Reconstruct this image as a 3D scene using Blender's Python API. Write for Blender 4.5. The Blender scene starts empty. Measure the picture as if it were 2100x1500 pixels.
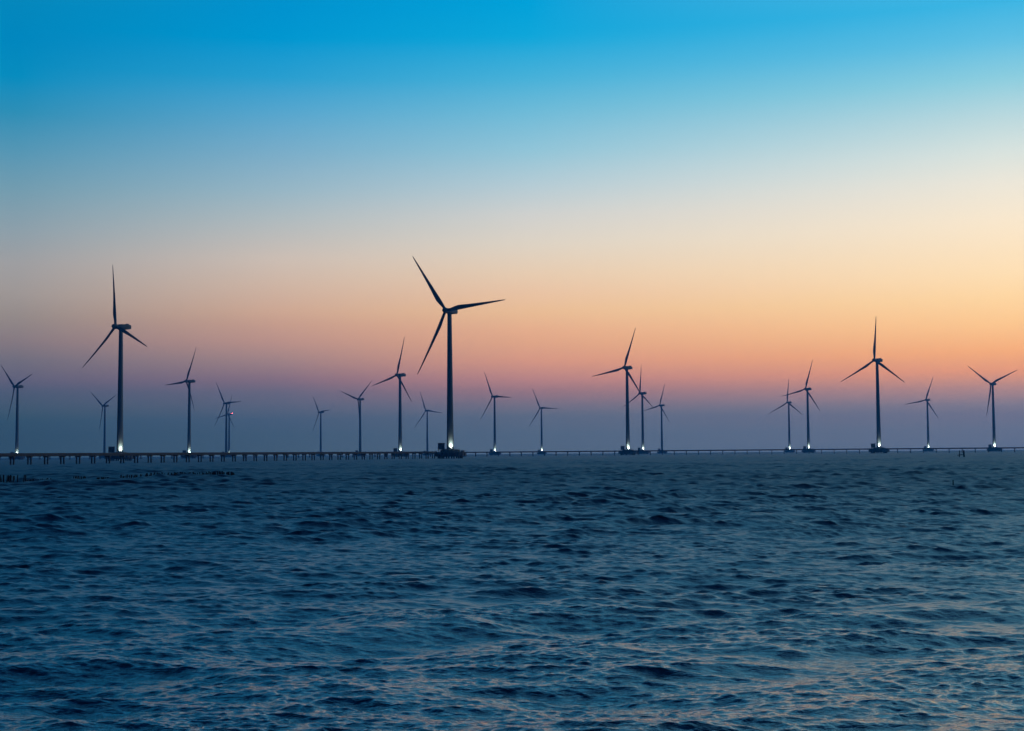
import bpy, bmesh, math, random
import numpy as np
from mathutils import Vector, Matrix

# ------------------------------------------------------------------ camera, sky, exposure
S = bpy.context.scene
COL = S.collection
F = 3000.0                                  # focal length in pixels of the 2100 px wide photograph
EYE = 2.75                                  # eye height above the water
PITCH = math.atan(180 / F)
ROLL = math.atan(17 / 2100)
FW = Vector((0, math.cos(PITCH), math.sin(PITCH)))
R0 = Vector((1, 0, 0)); U0 = Vector((0, -math.sin(PITCH), math.cos(PITCH)))
RT = math.cos(ROLL) * R0 - math.sin(ROLL) * U0
UP = math.cos(ROLL) * U0 + math.sin(ROLL) * R0
CAM = Vector((0, 0, EYE))

cam_d = bpy.data.cameras.new("camera")
cam_d.sensor_width = 36; cam_d.lens = F / 2100 * 36
cam_d.clip_start = 0.1; cam_d.clip_end = 20000
cam = bpy.data.objects.new("camera", cam_d); COL.objects.link(cam)
m = Matrix((RT, UP, -FW)).transposed().to_4x4(); m.translation = CAM
cam.matrix_world = m
S.camera = cam

def ray(px, py):
    return FW + (px - 1050) / F * RT + (750 - py) / F * UP
def at_depth(px, py, Y):
    d = ray(px, py); return CAM + d * (Y / d.y)
def at_height(px, py, z):
    d = ray(px, py); return CAM + d * ((z - EYE) / d.z)

def lin(c, a=1.0):
    return tuple(((v / 255) / 12.92 if v / 255 <= .04045 else ((v / 255 + .055) / 1.055) ** 2.4) for v in c) + (a,)

S.view_settings.view_transform = 'Standard'
S.view_settings.look = 'None'
S.view_settings.exposure = 0.0
S.view_settings.gamma = 1.0
S.render.engine = 'CYCLES'
S.cycles.use_denoising = True
S.cycles.denoising_prefilter = 'ACCURATE'
S.cycles.max_bounces = 6
S.cycles.volume_bounces = 0
S.cycles.use_adaptive_sampling = True
S.cycles.adaptive_threshold = 0.005
S.cycles.sample_clamp_indirect = 4.0

HAZE_D = 1.9e-4
HAZE_COL = (0.05, 0.33, 0.80)
HAZE_F = (0.005, 0.045, 0.158)              # colour of air seen end to end, used to know what stands behind it
BOX_R, BOX_TOP = 5300.0, 132.0

# the dusk sky: clear sky colours by elevation along several bearings (photo row -> colour)
SKY = {
 30: [(0,(5,135,188)),(80,(0,135,190)),(160,(8,140,190)),(230,(45,142,182)),(310,(85,150,180)),(390,(115,156,175)),(470,(140,159,170)),(540,(158,158,161)),(600,(158,151,150)),(650,(146,137,137)),(700,(132,121,130)),(740,(110,109,127)),(780,(94,97,124)),(804,(76,91,120)),(860,(53,84,112)),(890,(50,81,110)),(936,(50,81,110))],
 570: [(0,(0,145,205)),(80,(0,150,207)),(160,(40,157,207)),(230,(85,165,205)),(310,(120,172,200)),(390,(150,181,196)),(450,(175,186,190)),(530,(203,189,179)),(580,(206,181,165)),(640,(204,166,146)),(665,(196,155,140)),(700,(184,144,137)),(740,(157,129,134)),(780,(126,108,129)),(805,(101,102,128)),(860,(70,92,122)),(890,(64,90,119)),(933,(64,90,118))],
 1090: [(0,(0,160,216)),(80,(15,166,217)),(160,(70,176,216)),(230,(110,186,215)),(310,(145,196,215)),(380,(180,203,212)),(440,(207,208,205)),(500,(221,210,195)),(560,(230,203,176)),(600,(232,194,163)),(640,(232,187,148)),(680,(227,171,139)),(705,(221,163,134)),(742,(210,148,131)),(780,(178,128,132)),(802,(148,116,130)),(830,(114,109,131)),(852,(92,104,129)),(890,(80,100,128)),(929,(79,99,127))],
 2070: [(0,(60,180,226)),(80,(95,190,226)),(160,(140,205,222)),(240,(186,216,221)),(310,(216,226,221)),(370,(235,230,216)),(450,(249,231,204)),(560,(254,222,178)),(610,(254,213,160)),(660,(252,199,143)),(720,(243,171,122)),(760,(224,150,122)),(796,(172,132,134)),(830,(122,116,136)),(880,(99,108,134)),(921,(90,105,134))],
}
def clear_air(z):
    """share of light from behind that crosses the haze layer at sine-of-elevation z"""
    t = math.tan(math.asin(max(z, 1e-4)))
    return math.exp(-HAZE_D * min(BOX_R, (BOX_TOP - EYE) / max(t, 1e-4)) / math.cos(math.asin(z)))
def build_world():
    w = bpy.data.worlds.new("World"); S.world = w; w.use_nodes = True
    nt = w.node_tree; N = nt.nodes; L = nt.links; N.clear()
    out = N.new("ShaderNodeOutputWorld"); bg = N.new("ShaderNodeBackground"); bg.inputs[1].default_value = 1.0
    L.new(bg.outputs[0], out.inputs[0])
    tc = N.new("ShaderNodeTexCoord"); sp = N.new("ShaderNodeSeparateXYZ"); L.new(tc.outputs["Generated"], sp.inputs[0])
    def mth(op, a, b=None):
        n = N.new("ShaderNodeMath"); n.operation = op
        for i, v in enumerate((a, b)):
            if v is None: continue
            if isinstance(v, (int, float)): n.inputs[i].default_value = v
            else: L.new(v, n.inputs[i])
        return n.outputs[0]
    z = mth('SQRT', mth('MAXIMUM', sp.outputs[2], 0.0))
    az = mth('ARCTAN2', sp.outputs[0], sp.outputs[1])
    TOPC = {30: ((50, 145, 202), (40, 134, 194)), 570: ((68, 158, 213), (55, 148, 206)), 1090: ((90, 174, 224), (72, 162, 217)), 2070: ((126, 198, 232), (98, 182, 227))}
    def ramp(stops):
        r = N.new("ShaderNodeValToRGB"); L.new(z, r.inputs[0]); e = r.color_ramp.elements
        stops = sorted(stops)
        e[0].position = stops[0][0]; e[0].color = stops[0][1]
        e[1].position = stops[-1][0]; e[1].color = stops[-1][1]
        for p, c in stops[1:-1]:
            q = e.new(p); q.color = c
        return r.outputs[0]
    cols = []
    for px, rows in SKY.items():
        st = []
        for py, c in rows:
            d = ray(px, py).normalized(); zz = max(d.z, 0.0); a = math.atan2(d.x, d.y); T = clear_air(zz)
            cl = lin(c)
            st.append((math.sqrt(zz), tuple(max(0.0, (cl[i] - HAZE_F[i] * (1 - T)) / T) for i in range(3)) + (1,)))
        st += [(.62, lin(TOPC[px][0])), (.72, lin(TOPC[px][1])), (.86, lin((0, 66, 128))), (1.0, lin((0, 30, 66)))]
        cols.append((a, ramp(st)))
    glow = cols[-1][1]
    back = ramp([(0, lin((6, 14, 38))), (.25, lin((6, 18, 46))), (.45, lin((4, 30, 64))), (.7, lin((0, 30, 66))), (1, lin((0, 30, 66)))])
    def mix(a, b, lo, hi):
        mr = N.new("ShaderNodeMapRange"); mr.interpolation_type = 'SMOOTHSTEP' if abs(hi - lo) > .6 else 'LINEAR'
        L.new(az, mr.inputs[0]); mr.inputs[1].default_value = lo; mr.inputs[2].default_value = hi
        mx = N.new("ShaderNodeMix"); mx.data_type = 'RGBA'
        L.new(mr.outputs[0], mx.inputs[0]); L.new(a, mx.inputs[6]); L.new(b, mx.inputs[7])
        return mx.outputs[2]
    c = mix(back, cols[0][1], -1.5, cols[0][0])
    c = mix(c, cols[1][1], cols[0][0], cols[1][0])
    c = mix(c, cols[2][1], cols[1][0], cols[2][0])
    c = mix(c, cols[3][1], cols[2][0], cols[3][0])
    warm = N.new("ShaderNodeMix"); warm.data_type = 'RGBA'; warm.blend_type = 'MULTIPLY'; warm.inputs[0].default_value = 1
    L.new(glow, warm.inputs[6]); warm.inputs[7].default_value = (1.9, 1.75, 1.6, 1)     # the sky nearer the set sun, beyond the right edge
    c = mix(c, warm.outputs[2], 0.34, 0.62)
    c = mix(c, back, 0.95, 2.2)
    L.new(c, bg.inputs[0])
build_world()

# ------------------------------------------------------------------ helpers
def tag(o, label=None, cat=None, group=None, kind=None):
    if label: o["label"] = label
    if cat: o["category"] = cat
    if group: o["group"] = group
    if kind: o["kind"] = kind
    return o
def empty(name, loc, rz=0.0):
    o = bpy.data.objects.new(name, None); COL.objects.link(o)
    o.location = loc; o.rotation_euler = (0, 0, rz); o.empty_display_size = .5
    return o
def mesh_obj(name, bm, mat, parent=None, smooth=False):
    me = bpy.data.meshes.new(name); bm.normal_update(); bm.to_mesh(me); bm.free()
    me.materials.append(mat)
    if smooth:
        me.polygons.foreach_set("use_smooth", [True] * len(me.polygons))
        me.set_sharp_from_angle(angle=math.radians(38))
    o = bpy.data.objects.new(name, me); COL.objects.link(o)
    if parent: o.parent = parent
    return o
def copy_tree(o, parent=None):
    c = o.copy(); COL.objects.link(c)
    if parent is not None: c.parent = parent
    for ch in o.children: copy_tree(ch, c)
    return c
def box(bm, cx, cy, cz, sx, sy, sz, rz=0.0, taper=1.0, bevel=0.0):
    b = bmesh.new(); bmesh.ops.create_cube(b, size=1)
    for v in b.verts:
        k = taper if v.co.z > 0 else 1
        v.co = Vector((v.co.x * sx * k, v.co.y * sy * k, v.co.z * sz))
    if bevel: bmesh.ops.bevel(b, geom=b.edges[:], offset=bevel, segments=1, affect='EDGES')
    b.transform(Matrix.Translation((cx, cy, cz)) @ Matrix.Rotation(rz, 4, 'Z'))
    t = bpy.data.meshes.new("t"); b.to_mesh(t); b.free(); bm.from_mesh(t); bpy.data.meshes.remove(t)
def cone(bm, p0, p1, r0, r1, seg=16, caps=True):
    p0 = Vector(p0); p1 = Vector(p1); d = p1 - p0; q = d.to_track_quat('Z', 'Y')
    a = []; b = []
    for i in range(seg):
        t = 2 * math.pi * i / seg; v = Vector((math.cos(t), math.sin(t), 0))
        a.append(bm.verts.new(p0 + q @ (v * r0))); b.append(bm.verts.new(p1 + q @ (v * r1)))
    for i in range(seg):
        j = (i + 1) % seg; bm.faces.new((a[i], a[j], b[j], b[i]))
    if caps: bm.faces.new(a[::-1]); bm.faces.new(b)
def rings(bm, prof, seg=24, sx=1, sy=1, rot0=0.0, capb=True, capt=True):
    """stack of rings (r, z)"""
    R = []
    for r, z in prof:
        R.append([bm.verts.new((r * sx * math.cos(rot0 + 2 * math.pi * i / seg), r * sy * math.sin(rot0 + 2 * math.pi * i / seg), z)) for i in range(seg)])
    for a, b in zip(R, R[1:]):
        for i in range(seg):
            j = (i + 1) % seg; bm.faces.new((a[i], a[j], b[j], b[i]))
    if capb: bm.faces.new(R[0][::-1])
    if capt: bm.faces.new(R[-1])

def material(name, col, rough=.6, noise=0.0, nscale=1.0, metallic=0.0, stretch=(1, 1, 1), bump=0.0):
    m = bpy.data.materials.new(name); m.use_nodes = True; nt = m.node_tree; N = nt.nodes; L = nt.links
    b = N["Principled BSDF"]; b.inputs["Roughness"].default_value = rough; b.inputs["Metallic"].default_value = metallic
    tc = N.new("ShaderNodeTexCoord"); mp = N.new("ShaderNodeMapping"); mp.inputs[3].default_value = stretch
    L.new(tc.outputs["Object"], mp.inputs[0])
    nz = N.new("ShaderNodeTexNoise"); nz.inputs["Scale"].default_value = nscale; nz.inputs["Detail"].default_value = 6
    L.new(mp.outputs[0], nz.inputs[0])
    r = N.new("ShaderNodeValToRGB"); r.color_ramp.elements[0].position = .3; r.color_ramp.elements[1].position = .7
    r.color_ramp.elements[0].color = tuple(c * (1 - noise) for c in col) + (1,)
    r.color_ramp.elements[1].color = tuple(min(1, c * (1 + noise * .5)) for c in col) + (1,)
    L.new(nz.outputs["Fac"], r.inputs[0]); L.new(r.outputs[0], b.inputs["Base Color"])
    if bump:
        bp = N.new("ShaderNodeBump"); bp.inputs["Distance"].default_value = bump; L.new(nz.outputs["Fac"], bp.inputs["Height"]); L.new(bp.outputs[0], b.inputs["Normal"])
    return m
def emitter(name, col, strength):
    m = bpy.data.materials.new(name); m.use_nodes = True; b = m.node_tree.nodes["Principled BSDF"]
    b.inputs["Base Color"].default_value = (.8, .8, .8, 1)
    b.inputs["Emission Color"].default_value = col + (1,); b.inputs["Emission Strength"].default_value = strength
    return m
M_TOWER = material("tower_paint", (.20, .21, .22), .8, .12, .25, stretch=(1, 1, .15))
M_BLADE = material("blade_gelcoat", (.18, .19, .20), .7, .08, .2)
M_NAC = material("nacelle_shell", (.17, .18, .19), .8, .15, .4)
M_CONC = material("weathered_concrete", (.13, .12, .105), .9, .45, .5, bump=.02)
M_GIRD = material("bridge_concrete", (.085, .062, .050), .9, .4, .35, stretch=(.3, 1, 2), bump=.02)
M_PILE = material("wet_pile_concrete", (.07, .07, .065), .8, .5, .8)
M_CAB = material("cabin_panel", (.10, .11, .11), .6, .3, .8)
M_METAL = material("galvanised_rail", (.30, .31, .31), .5, .2, 2, metallic=.4)
M_DARK = material("dark_door", (.035, .04, .045), .6, .2, 1)
M_WOOD = material("soaked_wood", (.022, .018, .014), .85, .5, 6, bump=.01)
M_LAMP = emitter("floodlight_lens", (.95, 1.0, .88), 14.0)
M_RED = emitter("red_beacon_lens", (1.0, .10, .12), 26.0)

# ------------------------------------------------------------------ water
def smooth_noise(x, y, seed, L):
    r = np.random.RandomState(seed); s = np.zeros_like(x)
    for i in range(7):
        a = r.uniform(0, 2 * math.pi); k = 2 * math.pi / (L * r.uniform(.6, 1.7)); ph = r.uniform(0, 6.28)
        s += np.sin(k * (x * math.cos(a) + y * math.sin(a)) + ph)
    return s / math.sqrt(3.5)
RSTEP = 0.0028
def radii():
    r = [1.0]
    while r[-1] < 5200:
        q = r[-1]
        r.append(q + (max(.12, .02 * q) if q < 9 else (.0015 if q < 110 else .0021 if q < 300 else RSTEP) * q if q < 1300 else min(.012 * q, 60)))
    return np.array(r)
def build_water():
    r = radii()
    A = math.radians(23.5)
    th = list(np.arange(-A, A, .0008)) + list(np.arange(A, 2 * math.pi - A, math.radians(1.4)))
    th = np.array(th); nt = len(th); nr = len(r)
    RR, TT = np.meshgrid(r, th, indexing='ij')
    X0 = (RR * np.sin(TT)).astype(np.float32); Y0 = (RR * np.cos(TT)).astype(np.float32)
    X = X0.copy(); Y = Y0.copy(); Z = np.zeros_like(X0)
    rs = np.random.RandomState(11)
    row_sp = np.gradient(r)
    col_ok = np.ones(nt); col_ok[np.abs(((th + math.pi) % (2 * math.pi)) - math.pi) > A - .01] = 0
    unres = np.zeros(nr)
    # three families: wind ripples, chop, and two crossing trains of longer waves; (count, short, long, slope, bearing, spread, sharpness)
    FAM = [(130, .085, .42, .172, -96, 32, .8), (95, .42, 1.4, .125, -97, 26, .95), (26, 1.4, 6.5, .085, -64, 12, .9), (24, 1.4, 5.0, .040, -130, 16, .85)]
    waves = []
    for cnt, lo, hi, slope, brg, spread, sharp in FAM:
        for lam in np.exp(np.linspace(math.log(lo), math.log(hi), cnt)) * rs.uniform(.97, 1.03, cnt):
            waves.append((lam, slope * math.sqrt(2 / cnt) * rs.uniform(.6, 1.35), math.radians(brg + rs.normal(0, spread)), sharp))
    gust = {}
    for lam, steep, a, sharp in waves:
        k = 2 * math.pi / lam
        amp = steep / k; ph = rs.uniform(0, 6.28)
        w = np.clip((lam / (2.3 * row_sp) - .8) / .6, 0, 1)       # only where the mesh is fine enough to carry this wave
        unres += (steep * (1 + .5 * np.clip((r - 25) / 130, 0, 1))) ** 2 / 2 * (1 - w ** 2)
        n = int(np.sum(w > 0))
        if n == 0: continue
        far = np.where(w > 0)[0].max() + 1
        xs = X0[:far]; ys = Y0[:far]
        p = (k * math.cos(a)) * xs + (k * math.sin(a)) * ys + ph
        band = 0 if lam < .4 else 1 if lam < 1.4 else 2
        if band not in gust:
            sc = (5, 14, 40)[band]
            gust[band] = np.clip(1 + (.16, .2, .25)[band] * smooth_noise(X0, Y0, 50 + band, sc), .25, 2.0).astype(np.float32)
        sea = 1 + .8 * np.clip((r[:far] - 25) / 130, 0, 1)   # the open sea is rougher than the shallows
        e = gust[band][:far] * ((sea * w[:far])[:, None] * col_ok[None, :] * amp).astype(np.float32)
        Z[:far] += e * np.cos(p)
        q = e * np.sin(p) * sharp
        X[:far] -= q * math.cos(a); Y[:far] -= q * math.sin(a)
    co = np.stack([X, Y, Z], -1).reshape(-1, 3)
    co = np.concatenate([co, [[0, 0, 0]]]).astype(np.float32)
    i = np.arange(nr - 1)[:, None] * nt; j = np.arange(nt)[None, :]; j2 = (j + 1) % nt
    quads = np.stack([i + j, i + nt + j, i + nt + j2, i + j2], -1).reshape(-1, 4)[:, ::-1]
    c0 = nr * nt
    tri = np.stack([np.full(nt, c0), np.arange(nt), (np.arange(nt) + 1) % nt], -1)[:, ::-1]
    me = bpy.data.meshes.new("water")
    me.vertices.add(len(co)); me.vertices.foreach_set("co", co.ravel())
    nl = quads.size + tri.size
    me.loops.add(nl); me.loops.foreach_set("vertex_index", np.concatenate([quads.ravel(), tri.ravel()]).astype(np.int32))
    npoly = len(quads) + len(tri)
    me.polygons.add(npoly)
    ls = np.concatenate([np.arange(len(quads)) * 4, quads.size + np.arange(len(tri)) * 3]).astype(np.int32)
    me.polygons.foreach_set("loop_start", ls)
    me.update(calc_edges=True)
    me.polygons.foreach_set("use_smooth", np.ones(npoly, dtype=bool))
    # ripples too small for the mesh are carried as surface roughness
    rough = np.sqrt(np.sqrt(2 * (unres * .6 + .00003)))
    rv = np.concatenate([np.repeat(rough, nt), [rough[0]]]).astype(np.float32)
    at = me.attributes.new("ripple_roughness", 'FLOAT', 'POINT'); at.data.foreach_set("value", rv)
    o = bpy.data.objects.new("water", me); COL.objects.link(o)
    m = bpy.data.materials.new("sea_water"); m.use_nodes = True; nt_ = m.node_tree; N = nt_.nodes; L = nt_.links
    b = N["Principled BSDF"]
    b.inputs["IOR"].default_value = 1.92
    b.inputs["Base Color"].default_value = (.0, .006, .034, 1)
    at = N.new("ShaderNodeAttribute"); at.attribute_name = "ripple_roughness"; L.new(at.outputs["Fac"], b.inputs["Roughness"])
    tc = N.new("ShaderNodeTexCoord")
    mp = N.new("ShaderNodeMapping"); mp.inputs[3].default_value = (.55, 1.0, 1.0); mp.inputs[2].default_value = (0, 0, .17); L.new(tc.outputs["Object"], mp.inputs[0])
    n1 = N.new("ShaderNodeTexNoise"); n1.inputs["Scale"].default_value = 9.0; n1.inputs["Detail"].default_value = 4; n1.inputs["Roughness"].default_value = .6; n1.inputs["Distortion"].default_value = .6
    L.new(mp.outputs[0], n1.inputs[0])
    bp = N.new("ShaderNodeBump"); bp.inputs["Distance"].default_value = .03; bp.inputs["Strength"].default_value = 1.0
    L.new(n1.outputs["Fac"], bp.inputs["Height"]); L.new(bp.outputs[0], b.inputs["Normal"])
    me.materials.append(m)
    tag(o, kind="structure")
build_water()

# ------------------------------------------------------------------ wind turbines
HUB_Z = 87.55; PLAT_Z = 5.6; HUB_L = HUB_Z - PLAT_Z; OVER = 4.2
TILT = math.radians(4)
# name: hub pixel, yaw deg, rotor angle deg, floodlight power (0 = dark), beacon, label words
TURB = [
 (29.7,793.3,40,-49,1.0,0,"leftmost wind turbine, lit base and one blade nearly straight down","leftmost turbine"),
 (210.8,832.8,39,-55,0,0,"small unlit wind turbine close behind the big left turbine, blades in a Y","small turbine just left of the big left turbine"),
 (236.7,669.9,41,-8,1.6,0,"large wind turbine at left with a blade straight up and brightly lit base","large left turbine"),
 (382,782.2,45,26,1.3,0,"mid-sized lit wind turbine at left with one blade pointing flat left","lit turbine right of the large left one"),
 (460.3,827.5,38,-32,0,0,"unlit wind turbine, taller of the two that nearly overlap at left","taller of the overlapping pair"),
 (466.7,849.7,41,18,.35,1,"small wind turbine with a red beacon light on its nacelle","small turbine with the red beacon"),
 (654.2,845.9,49,-35,0,0,"tiny unlit wind turbine standing alone left of the one with V-raised blades","tiny lone turbine mid-left"),
 (734.3,819.2,43,49,0,0,"unlit wind turbine with two blades raised in a V, third along its tower","unlit turbine with V-raised blades"),
 (814,769.3,47,16,1.2,0,"dark lit-base wind turbine next left of the largest, with one blade low left","lit turbine next left of the largest"),
 (873.3,842.4,35,-22,0,0,"small pale unlit wind turbine close beside the left of the largest turbine","small turbine beside the largest"),
 (914,637,30,-35,1.5,0,"largest wind turbine, near the middle, with dark blades and glowing base","largest turbine"),
 (1010,813.7,45,-26,1.2,0,"first lit wind turbine right of the largest, with a blade pointing flat right","first turbine right of the largest"),
 (1107.6,837.1,36,-26,1.2,0,"small lit wind turbine standing alone, second to the right of the largest","second turbine right of the largest"),
 (1280.2,754.3,44,20,1.4,0,"tallest wind turbine of the close trio, at its left end","tallest of the close trio"),
 (1312.3,806.9,57,3,1.2,0,"middle wind turbine of the close trio, with a blade straight up","middle one of the close trio"),
 (1353,831.7,52,18,0,0,"shortest wind turbine of the close trio, with no light at its base","shortest of the close trio"),
 (1614.5,825.9,46,4,1.2,0,"smaller wind turbine of the right pair, its top blade crossed by its neighbour's","smaller of the right pair"),
 (1651.6,798.2,52,18,1.3,0,"taller wind turbine of the right pair, a blade reaching over its neighbour","taller of the right pair"),
 (1793,739,50,3,1.4,0,"large wind turbine at right with one blade straight up and lit base","large right turbine"),
 (1898.6,820.6,50,21,1.2,0,"small lit wind turbine between the large right one and the rightmost","small turbine between the last two at right"),
 (2032.1,787.7,49,-53,1.3,0,"rightmost wind turbine, with two blades raised in a wide Y","rightmost turbine"),
]
def blade_bm():
    bm = bmesh.new()
    st = [(1.0, 1.75, 1.75, .5, 0), (2.6, 1.75, 1.72, .5, 2), (4.2, 2.05, 1.5, .43, 8), (6.2, 2.75, 1.15, .36, 13), (8.6, 3.15, .9, .31, 12), (11, 3.0, .74, .30, 10),
          (15, 2.55, .56, .30, 7.5), (20, 2.1, .43, .30, 5), (26, 1.65, .31, .30, 3), (32, 1.22, .21, .30, 1.5), (37, .88, .13, .31, .5), (40, .55, .08, .35, 0), (41, .22, .04, .4, 0)]
    seg = 18; R = []
    for z, ch, th, ax, tw in st:
        ring = []
        f = min(1, max(0, (z - 2.6) / 5))                        # round root turning into an airfoil
        for i in range(seg):
            t = 2 * math.pi * i / seg
            x = (1 - math.cos(t)) / 2                           # 0 leading edge, 1 trailing edge
            y = math.sin(t) * .5 * (1 if f == 0 else (1 - f) + f * (1.35 * (1 - x) ** .55 + .12))
            px, py = (ax - x) * ch * (.9 if z > 5 else 1), y * th
            a = math.radians(tw + 2); c, s = math.cos(a), math.sin(a)
            ring.append(bm.verts.new((px * c - py * s, px * s + py * c - .0009 * z * z, z)))
        R.append(ring)
    for a, b in zip(R, R[1:]):
        for i in range(seg):
            j = (i + 1) % seg; bm.faces.new((a[i], a[j], b[j], b[i]))
    bm.faces.new(R[0][::-1]); bm.faces.new(R[-1])
    for v in bm.verts: v.co.z *= 1.022
    bmesh.ops.recalc_face_normals(bm, faces=bm.faces[:])
    return bm
def make_turbine():
    root = empty("wind_turbine", (0, 0, 0))
    b = bmesh.new(); top = HUB_L - 1.75
    prof = [(2.32, 0), (2.32, .22), (2.1, .25), (2.08, 5)]
    for zz in (22, 43, 62):
        rr = 2.1 + (1.28 - 2.1) * zz / top
        prof += [(rr, zz), (rr + .05, zz + .02), (rr + .05, zz + .3), (rr - .003, zz + .32)]
    prof += [(1.28, top - .3), (1.42, top - .28), (1.42, top)]
    rings(b, prof, 40)
    tw = mesh_obj("tower", b, M_TOWER, root, True)
    b = bmesh.new(); box(b, 0, 0, 0, .95, .14, 2.1, bevel=.04)
    for k in range(5): box(b, 0, .55 - .0, -1.15 - k * .22, 1.0, .9 - k * .02, .06)
    d = mesh_obj("door", b, M_DARK, tw); d.location = (2.08 * math.cos(2.6), 2.08 * math.sin(2.6), 2.6); d.rotation_euler = (0, 0, 2.6 - math.pi / 2)
    # nacelle, long axis on Y, rotor at -Y
    b = bmesh.new(); sec = [(-2.3, 1.25, 1.25, 0), (-1.7, 1.62, 1.6, 0), (.5, 1.75, 1.75, .05), (4.0, 1.75, 1.72, .05), (6.6, 1.6, 1.4, .12), (7.1, 1.35, 1.1, .15)]
    R = []
    for y, hx, hz, oz in sec:
        ring = []
        for i in range(20):
            t = 2 * math.pi * i / 20; c, s = math.cos(t), math.sin(t); e = .38
            ring.append(b.verts.new((hx * math.copysign(abs(c) ** e, c), y, HUB_L + oz + hz * math.copysign(abs(s) ** e, s))))
        R.append(ring)
    for a, c in zip(R, R[1:]):
        for i in range(20):
            j = (i + 1) % 20; b.faces.new((a[i], c[i], c[j], a[j]))
    b.faces.new(R[0]); b.faces.new(R[-1][::-1]); bmesh.ops.recalc_face_normals(b, faces=b.faces[:])
    nac = mesh_obj("nacelle", b, M_NAC, root, True)
    b = bmesh.new(); box(b, 0, 4.7, HUB_L + 2.0, 2.1, 1.7, .55, taper=.85, bevel=.08)
    mesh_obj("cooler_hood", b, M_NAC, nac)
    b = bmesh.new(); cone(b, (.5, 6.0, HUB_L + 1.4), (.5, 6.0, HUB_L + 2.9), .05, .04, 8); box(b, .5, 6.0, HUB_L + 2.9, .9, .08, .07)
    mesh_obj("wind_vane", b, M_METAL, nac)
    # hub with spinner, then the blades
    hub = bpy.data.objects.new("hub", None)
    b = bmesh.new(); prof = [(1.45, -1.35), (1.62, -.9), (1.7, 0), (1.62, .9), (1.4, 1.7), (1.0, 2.3), (.5, 2.65), (.12, 2.75)]
    rings(b, prof, 28)
    b.transform(Matrix.Rotation(math.pi / 2, 4, 'X'))            # +Z of the profile to -Y
    hub = mesh_obj("hub", b, M_NAC, root, True)
    hub.location = (0, -OVER, HUB_L); 
    for k in range(3):
        bl = mesh_obj("blade", blade_bm(), M_BLADE, hub, True) if k == 0 else bl0.copy()
        if k == 0: bl0 = bl
        else: COL.objects.link(bl); bl.parent = hub
        bl.rotation_euler = (0, k * 2 * math.pi / 3, 0)
    return root
PROTO = make_turbine()
def make_flood(kind):
    """a small floodlight on its bracket at the tower foot"""
    b = bmesh.new(); box(b, 0, 0, .28, .5, .32, .22, bevel=.03); box(b, -.2, 0, .1, .05, .2, .22); box(b, .2, 0, .1, .05, .2, .22)
    o = mesh_obj("floodlight", b, M_DARK)
    b = bmesh.new(); box(b, 0, 0, .41, .44, .26, .03)
    mesh_obj("lens", b, M_LAMP, o)
    return o
FLOOD = make_flood(0)
def make_platform():
    root = empty("turbine_platform", (0, 0, 0))
    b = bmesh.new()
    rings(b, [(8.0, 1.05), (8.6, 1.3), (9.2, 2.1), (9.4, 3.55), (9.3, 3.7)], 16, rot0=math.pi / 16)
    cap = mesh_obj("pile_cap", b, M_CONC, root)
    b = bmesh.new(); rings(b, [(6.0, 3.66), (5.9, 5.0), (3.4, PLAT_Z - .04), (3.0, PLAT_Z)], 16, rot0=math.pi / 16)
    mesh_obj("pedestal", b, M_CONC, root)
    for i in range(14):
        t = 2 * math.pi * i / 14 + .1
        b = bmesh.new(); cone(b, (6.9 * math.cos(t), 6.9 * math.sin(t), 1.2), (7.9 * math.cos(t), 7.9 * math.sin(t), -3), .5, .5, 10)
        mesh_obj("pile", b, M_PILE, root, True)
    rnd = random.Random(4)
    for i in range(18):                                         # rubber fenders hung round the rim
        t = 2 * math.pi * i / 18
        b = bmesh.new(); box(b, 9.42 * math.cos(t), 9.42 * math.sin(t), 2.35 + rnd.uniform(-.2, .2), .34, .8, 2.2, t)
        mesh_obj("fender", b, M_DARK, cap)
    b = bmesh.new(); rr = 9.0
    for i in range(24):
        t = 2 * math.pi * i / 24; t2 = 2 * math.pi * (i + 1) / 24
        p, q = Vector((rr * math.cos(t), rr * math.sin(t), 3.7)), Vector((rr * math.cos(t2), rr * math.sin(t2), 3.7))
        cone(b, p, p + Vector((0, 0, 1.1)), .035, .035, 6)
        for h in (.55, 1.1): cone(b, p + Vector((0, 0, h)), q + Vector((0, 0, h)), .028, .028, 6)
    mesh_obj("railing", b, M_METAL, root)
    b = bmesh.new()                                             # stair from the pedestal down to the cap
    for k in range(8): box(b, 3.3 + k * .42, -2.2, PLAT_Z - .05 - k * .24, .4, 1.2, .06)
    for yy in (-1.58, -2.82):
        cone(b, (3.0, yy, PLAT_Z - .1), (6.6, yy, 3.7), .07, .07, 6); cone(b, (3.0, yy, PLAT_Z + 1.0), (6.6, yy, 4.8), .035, .035, 6)
        for k in range(5): cone(b, (3.2 + k * .8, yy, PLAT_Z - .2 - k * .43), (3.2 + k * .8, yy, PLAT_Z + .95 - k * .43), .03, .03, 6)
    mesh_obj("stair", b, M_METAL, root)
    b = bmesh.new(); box(b, 7.2, -3.0, 4.2, 1.9, 1.4, 1.0, .3, .9, .05); mesh_obj("junction_box", b, M_CAB, root)
    b = bmesh.new(); box(b, 7.9, .6, 4.15, .9, 2.2, .9, 0, 1, .05); mesh_obj("mooring_block", b, M_CAB, root)
    return root
PLAT = make_platform()
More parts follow.
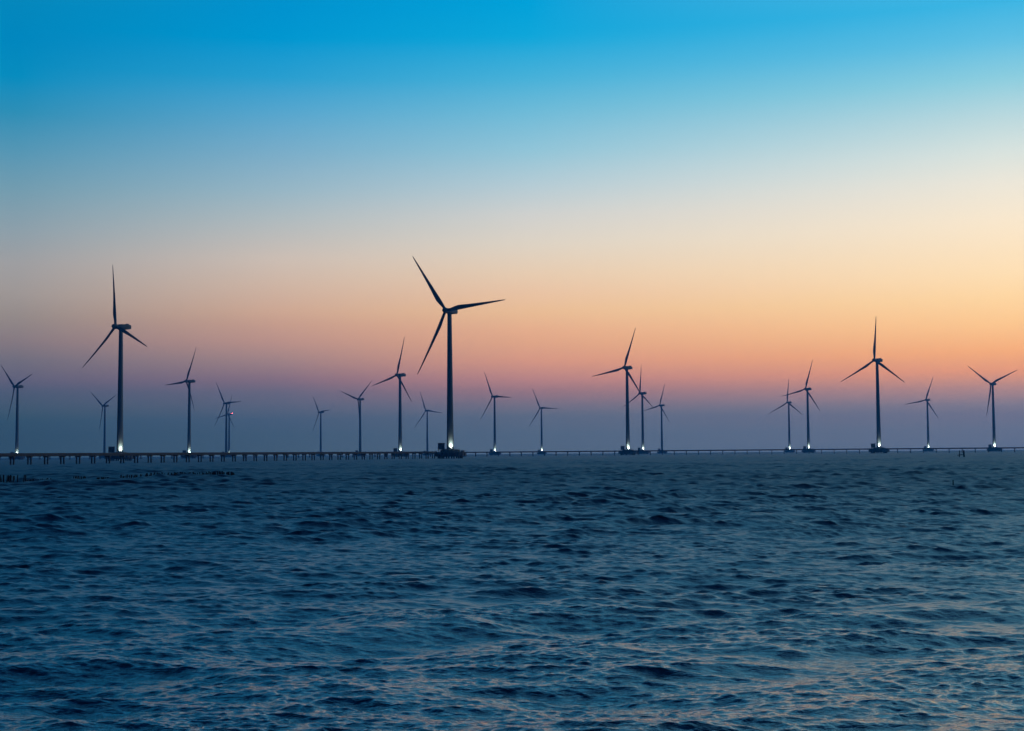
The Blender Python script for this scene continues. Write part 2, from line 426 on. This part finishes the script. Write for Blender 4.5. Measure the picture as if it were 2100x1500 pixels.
def make_cabin():
    root = empty("equipment_cabin", (0, 0, 0))
    b = bmesh.new(); box(b, 0, 0, 1.95, 4.0, 3.0, 3.7, bevel=.05)
    for k in range(7): box(b, -1.8 + k * .6, -1.515, 1.95, .06, .04, 3.4)
    mesh_obj("wall", b, M_CAB, root)
    b = bmesh.new(); box(b, 0, 0, 3.9, 4.4, 3.4, .18, bevel=.04); mesh_obj("roof", b, M_CAB, root)
    b = bmesh.new(); box(b, .9, -1.56, 1.2, 1.0, .08, 2.1, bevel=.02); dr = mesh_obj("door", b, M_DARK, root)
    b = bmesh.new(); box(b, 1.25, -1.63, 1.2, .05, .06, .22); mesh_obj("handle", b, M_METAL, dr)
    b = bmesh.new()
    for k in range(6): box(b, -.9, -1.55, 2.2 + k * .17, 1.2, .07, .09)
    mesh_obj("louvre", b, M_DARK, root)
    for sx in (-1.6, 0, 1.6):
        b = bmesh.new(); box(b, sx, 0, -.9, .3, 2.4, 2.0); mesh_obj("support", b, M_PILE, root)
    return root
CABIN = make_cabin()

MACHINES = [PROTO] + [copy_tree(PROTO) for _ in TURB[1:]]
for i, (hx, hy, yaw, ang, flood, beacon, label, short) in enumerate(TURB):
    hubp = at_height(hx, hy, HUB_Z); y = math.radians(yaw)
    n = Vector((-math.sin(y), -math.cos(y), 0))
    base = hubp - n * OVER; base.z = PLAT_Z
    t = MACHINES[i]
    t.location = base; t.rotation_euler = (0, 0, -y)
    tag(t, label, "wind turbine", "wind turbines standing in the sea")
    for ch in t.children:
        if ch.name.startswith("hub"): ch.rotation_euler = Matrix.Rotation(-TILT, 3, 'X').__matmul__(Matrix.Rotation(math.radians(ang), 3, 'Y')).to_euler()
        if ch.name.startswith("nacelle"): nac = ch
    vd = Vector((-base.x, -base.y, 0)).normalized(); side = Vector((-vd.y, vd.x, 0))   # towards the shore, and its right as seen from there
    if side.x < 0: side = -side
    if flood:
        dist = math.hypot(base.x, base.y)
        w = (vd * 3.55 + side * .75)
        fl = copy_tree(FLOOD, t)
        inv = Matrix.Rotation(y, 3, 'Z')
        loc = inv @ w; fl.location = (loc.x, loc.y, 0)
        fa = math.atan2(-loc.y, -loc.x) - math.pi / 2          # local +Y looks at the tower axis
        fl.rotation_euler = (0, 0, fa)
        ld = bpy.data.lights.new("flood_beam", 'SPOT'); ld.energy = 1700 * flood * (1 + 1.3 * (dist / 900) ** 2); ld.color = (.78, 1.0, .86)
        ld.spot_size = math.radians(90); ld.spot_blend = 1.0; ld.shadow_soft_size = .2
        lo = bpy.data.objects.new("flood_beam", ld); COL.objects.link(lo); lo.parent = fl
        lo.location = (0, 0, .5)
        lo.rotation_euler = Vector((0, 1, 1.1)).to_track_quat('-Z', 'Y').to_euler()
    if beacon:
        b = bmesh.new(); bmesh.ops.create_icosphere(b, subdivisions=2, radius=.9)
        for v in b.verts: v.co.z *= 1.1
        b.transform(Matrix.Translation((0, 7.4, HUB_L + 1.3)))
        bo = mesh_obj("beacon", b, M_RED, nac, True)
    # platform, turned so that its stair is on the right as seen from the shore
    pa = math.atan2(side.y, side.x)
    p = PLAT if i == 0 else copy_tree(PLAT)
    p.location = (base.x, base.y, 0); p.rotation_euler = (0, 0, pa)
    tag(p, "round concrete platform under the " + short, "platform", "concrete platforms carrying the turbines")
    c = CABIN if i == 0 else copy_tree(CABIN)
    cl = base - side * 5.3 + vd * .6
    c.location = (cl.x, cl.y, 5.2); c.rotation_euler = (0, 0, pa)
    tag(c, "dark cabin at the foot of the " + short, "cabin", "equipment cabins on the platforms")
for o in list(FLOOD.children) + [FLOOD]: bpy.data.objects.remove(o)

# ------------------------------------------------------------------ service bridges on paired piles
def make_bridge(name, P0, P1, n, top, label, ps=1.0, wid=3.0):
    """straight deck from P0 to P1 (ground points) with n+1 pile bents"""
    P0 = Vector((P0[0], P0[1], 0)); P1 = Vector((P1[0], P1[1], 0)); d = P1 - P0; Ln = d.length; u = d / Ln
    root = empty(name, P0, math.atan2(u.y, u.x))
    tag(root, label, "bridge", "service bridges linking the turbines")
    over = Ln / n * 1.5
    b = bmesh.new(); box(b, Ln / 2, 0, top - .5, Ln + over * .4, wid, .26); mesh_obj("deck", b, M_GIRD, root)
    for s in (-1, 1):
        b = bmesh.new(); box(b, Ln / 2, s * (wid / 2 - .12), top - .185, Ln + over * .4, .22, .37); mesh_obj("parapet", b, M_GIRD, root)
        b = bmesh.new()
        for k in range(n):
            box(b, Ln * (k + .5) / n, s * (wid / 2 - .55), top - .86, Ln / n - .12, .4, .46)
        mesh_obj("girder", b, M_PILE, root)
    cap0 = None
    for k in range(n + 1):
        if cap0 is None:
            b = bmesh.new(); box(b, 0, 0, top - 1.36, .95, wid * .92, .54, bevel=.05); cap0 = mesh_obj("pile_cap", b, M_PILE, root, False); c = cap0
            b = bmesh.new(); cone(b, (0, -wid * .27 * ps, top - 1.6), (0, -wid * .27 * ps, -4), .3, .3, 12)
            p0 = mesh_obj("pile", b, M_PILE, c, True)
            p1 = p0.copy(); COL.objects.link(p1); p1.parent = c; p1.location = (0, wid * .54 * ps, 0)
        else: c = copy_tree(cap0, root)
        c.location = (Ln * k / n, 0, 0)
    return root
# near bridge: runs from beyond the left edge to the largest turbine
D0, D1 = 525.0, 876.0
a = at_depth(25, 938, D0); e = at_depth(889, 931, D1)
ux, uy = (e.x - a.x) / 40, (e.y - a.y) / 40
make_bridge("service_bridge", (a.x - 4 * ux, a.y - 4 * uy), (e.x, e.y), 44, 4.22, "near concrete bridge on paired piles, running from the left edge to the largest turbine", wid=2.5)
a = at_depth(-60, 939, 1560); e = at_depth(2190, 921, 1330)
make_bridge("service_bridge", (a.x, a.y), (e.x, e.y), 96, 4.55, "far thin bridge along the horizon, reaching the right edge", ps=1.0, wid=3.4)

# ------------------------------------------------------------------ stakes in the water
rnd = random.Random(7)
def stake(px, py, topy, r, lean, label, group, name="wooden_stake"):
    """py: row where the stake meets the water; topy: row of its top"""
    p = at_height(px, py, 0.0); h = (py - topy) / F * p.y
    b = bmesh.new(); dx, dy = rnd.gauss(0, lean), rnd.gauss(0, lean); n = 5; prev = None
    pts = [Vector((dx * h * t + rnd.uniform(-.15, .15) * r, dy * h * t, -1.0 + (h + 1.0) * t)) for t in [k / n for k in range(n + 1)]]
    R = []
    for k, q in enumerate(pts):
        rr = r * (1 - .3 * k / n) * rnd.uniform(.85, 1.15)
        R.append([b.verts.new(q + Vector((math.cos(2 * math.pi * i / 8), math.sin(2 * math.pi * i / 8), 0)) * rr) for i in range(8)])
    for A_, B_ in zip(R, R[1:]):
        for i in range(8): b.faces.new((A_[i], A_[(i + 1) % 8], B_[(i + 1) % 8], B_[i]))
    b.faces.new(R[0][::-1]); b.faces.new(R[-1])
    o = mesh_obj(name, b, M_WOOD, None, True); o.location = (p.x, p.y, 0)
    tag(o, label, "stake", group)
    return o
L1, G1 = "tall dark wooden stake in the dense cluster at the left edge", "tall wooden stakes at the left edge"
for px in (1.2, 2.8, 6.2, 7.4, 14, 15.8, 17.6, 19.3, 21, 22.6, 27, 29.3):
    stake(px, 990.5 + rnd.uniform(-.8, .8), 975.6 + rnd.uniform(-1.5, 2), .075, .05, L1, G1)
stake(35.8, 990.5, 974.5, .08, .03, "tall lone stake just right of the dense cluster of stakes", G1)
stake(47.3, 990.3, 974.8, .07, .12, "left one of the two tall stakes standing apart, slightly slanting", G1)
stake(52.3, 990, 974.2, .085, .02, "straight upright one at the right end of the tall stakes", G1)
def low_row(x0, x1, y0, y1, step, h, label, group, r=.085, skip=.1):
    x = x0
    while x < x1:
        if rnd.random() > skip:
            y = y0 + (y1 - y0) * (x - x0) / (x1 - x0)
            stake(x, y + .8, y - h * rnd.uniform(1.0, 1.7), r * rnd.uniform(.8, 1.5), .25, label, group, "stake_stub")
        x += step * rnd.uniform(.7, 1.3)
low_row(56, 106, 988, 985, 4.2, 3.0, "short stake stub in the sparse row right of the tall stakes", "sparse row of stubs", .08)
low_row(153, 176, 983.4, 982.4, 2.4, 4.0, "short stake stub in the first small dark clump past the sparse row", "first clump of stubs")
low_row(198, 224, 983.5, 983, 3.0, 3.2, "short stake stub in the faint second clump before the long low line", "second clump of stubs")
low_row(247, 300, 981.5, 978.8, 2.6, 4.2, "short stake stub where the long low line begins", "start of the long line of stubs")
low_row(300, 384, 978.8, 976.3, 2.1, 5.2, "short stake stub in the densest stretch of the long low line", "dense stretch of stubs", .1, .05)
low_row(388, 432, 975.6, 974.8, 2.6, 4.2, "short stake stub in the thinner stretch of the long low line", "thinner stretch of stubs")
low_row(432, 482, 974.8, 974.6, 2.0, 5.0, "short stake stub near the right end of the long low line", "right end of the line of stubs", .1, .05)
# fishing frame and lone pole at right
fr = empty("fishing_frame", at_height(1970, 938, 0)); sc = fr.location.y / F
tag(fr, "dark wooden fishing frame of two poles and a crossbar, below the horizon at right", "frame")
b = bmesh.new(); cone(b, (-3.2 * sc, 0, -1.5), (-1.8 * sc, 0, 13.5 * sc), .18, .13, 8); mesh_obj("pole", b, M_WOOD, fr, True)
b = bmesh.new(); cone(b, (8.6 * sc, .4, -1.5), (7.2 * sc, .4, 14 * sc), .34, .28, 8); mesh_obj("pole", b, M_WOOD, fr, True)
b = bmesh.new(); cone(b, (-6.5 * sc, -.2, 4.2 * sc), (6 * sc, .2, 5.2 * sc), .13, .13, 8); mesh_obj("crossbar", b, M_WOOD, fr, True)
b = bmesh.new(); cone(b, (-3 * sc, 0, 11.8 * sc), (7.5 * sc, .3, 13.2 * sc), .05, .05, 8); mesh_obj("crossbar", b, M_WOOD, fr, True)
stake(1954.7, 998.5, 985.2, 0.05, .02, "thin lone pole standing in open water at right, below the fishing frame", None)

# ------------------------------------------------------------------ evening haze over the sea
b = bmesh.new(); bmesh.ops.create_cube(b, size=1)
for v in b.verts: v.co = Vector((v.co.x * 2 * BOX_R, v.co.y * 2 * BOX_R, -4.5 if v.co.z < 0 else BOX_TOP))
hm = bpy.data.materials.new("sea_haze"); hm.use_nodes = True; hn = hm.node_tree.nodes; hn.clear()
ho = hn.new("ShaderNodeOutputMaterial"); pv = hn.new("ShaderNodeVolumePrincipled")
pv.inputs["Color"].default_value = HAZE_COL + (1,); pv.inputs["Density"].default_value = HAZE_D; pv.inputs["Anisotropy"].default_value = .5
hm.node_tree.links.new(pv.outputs[0], ho.inputs["Volume"])
hz = mesh_obj("haze", b, hm); tag(hz, "thin blue evening haze over the whole sea", "haze", kind="stuff")
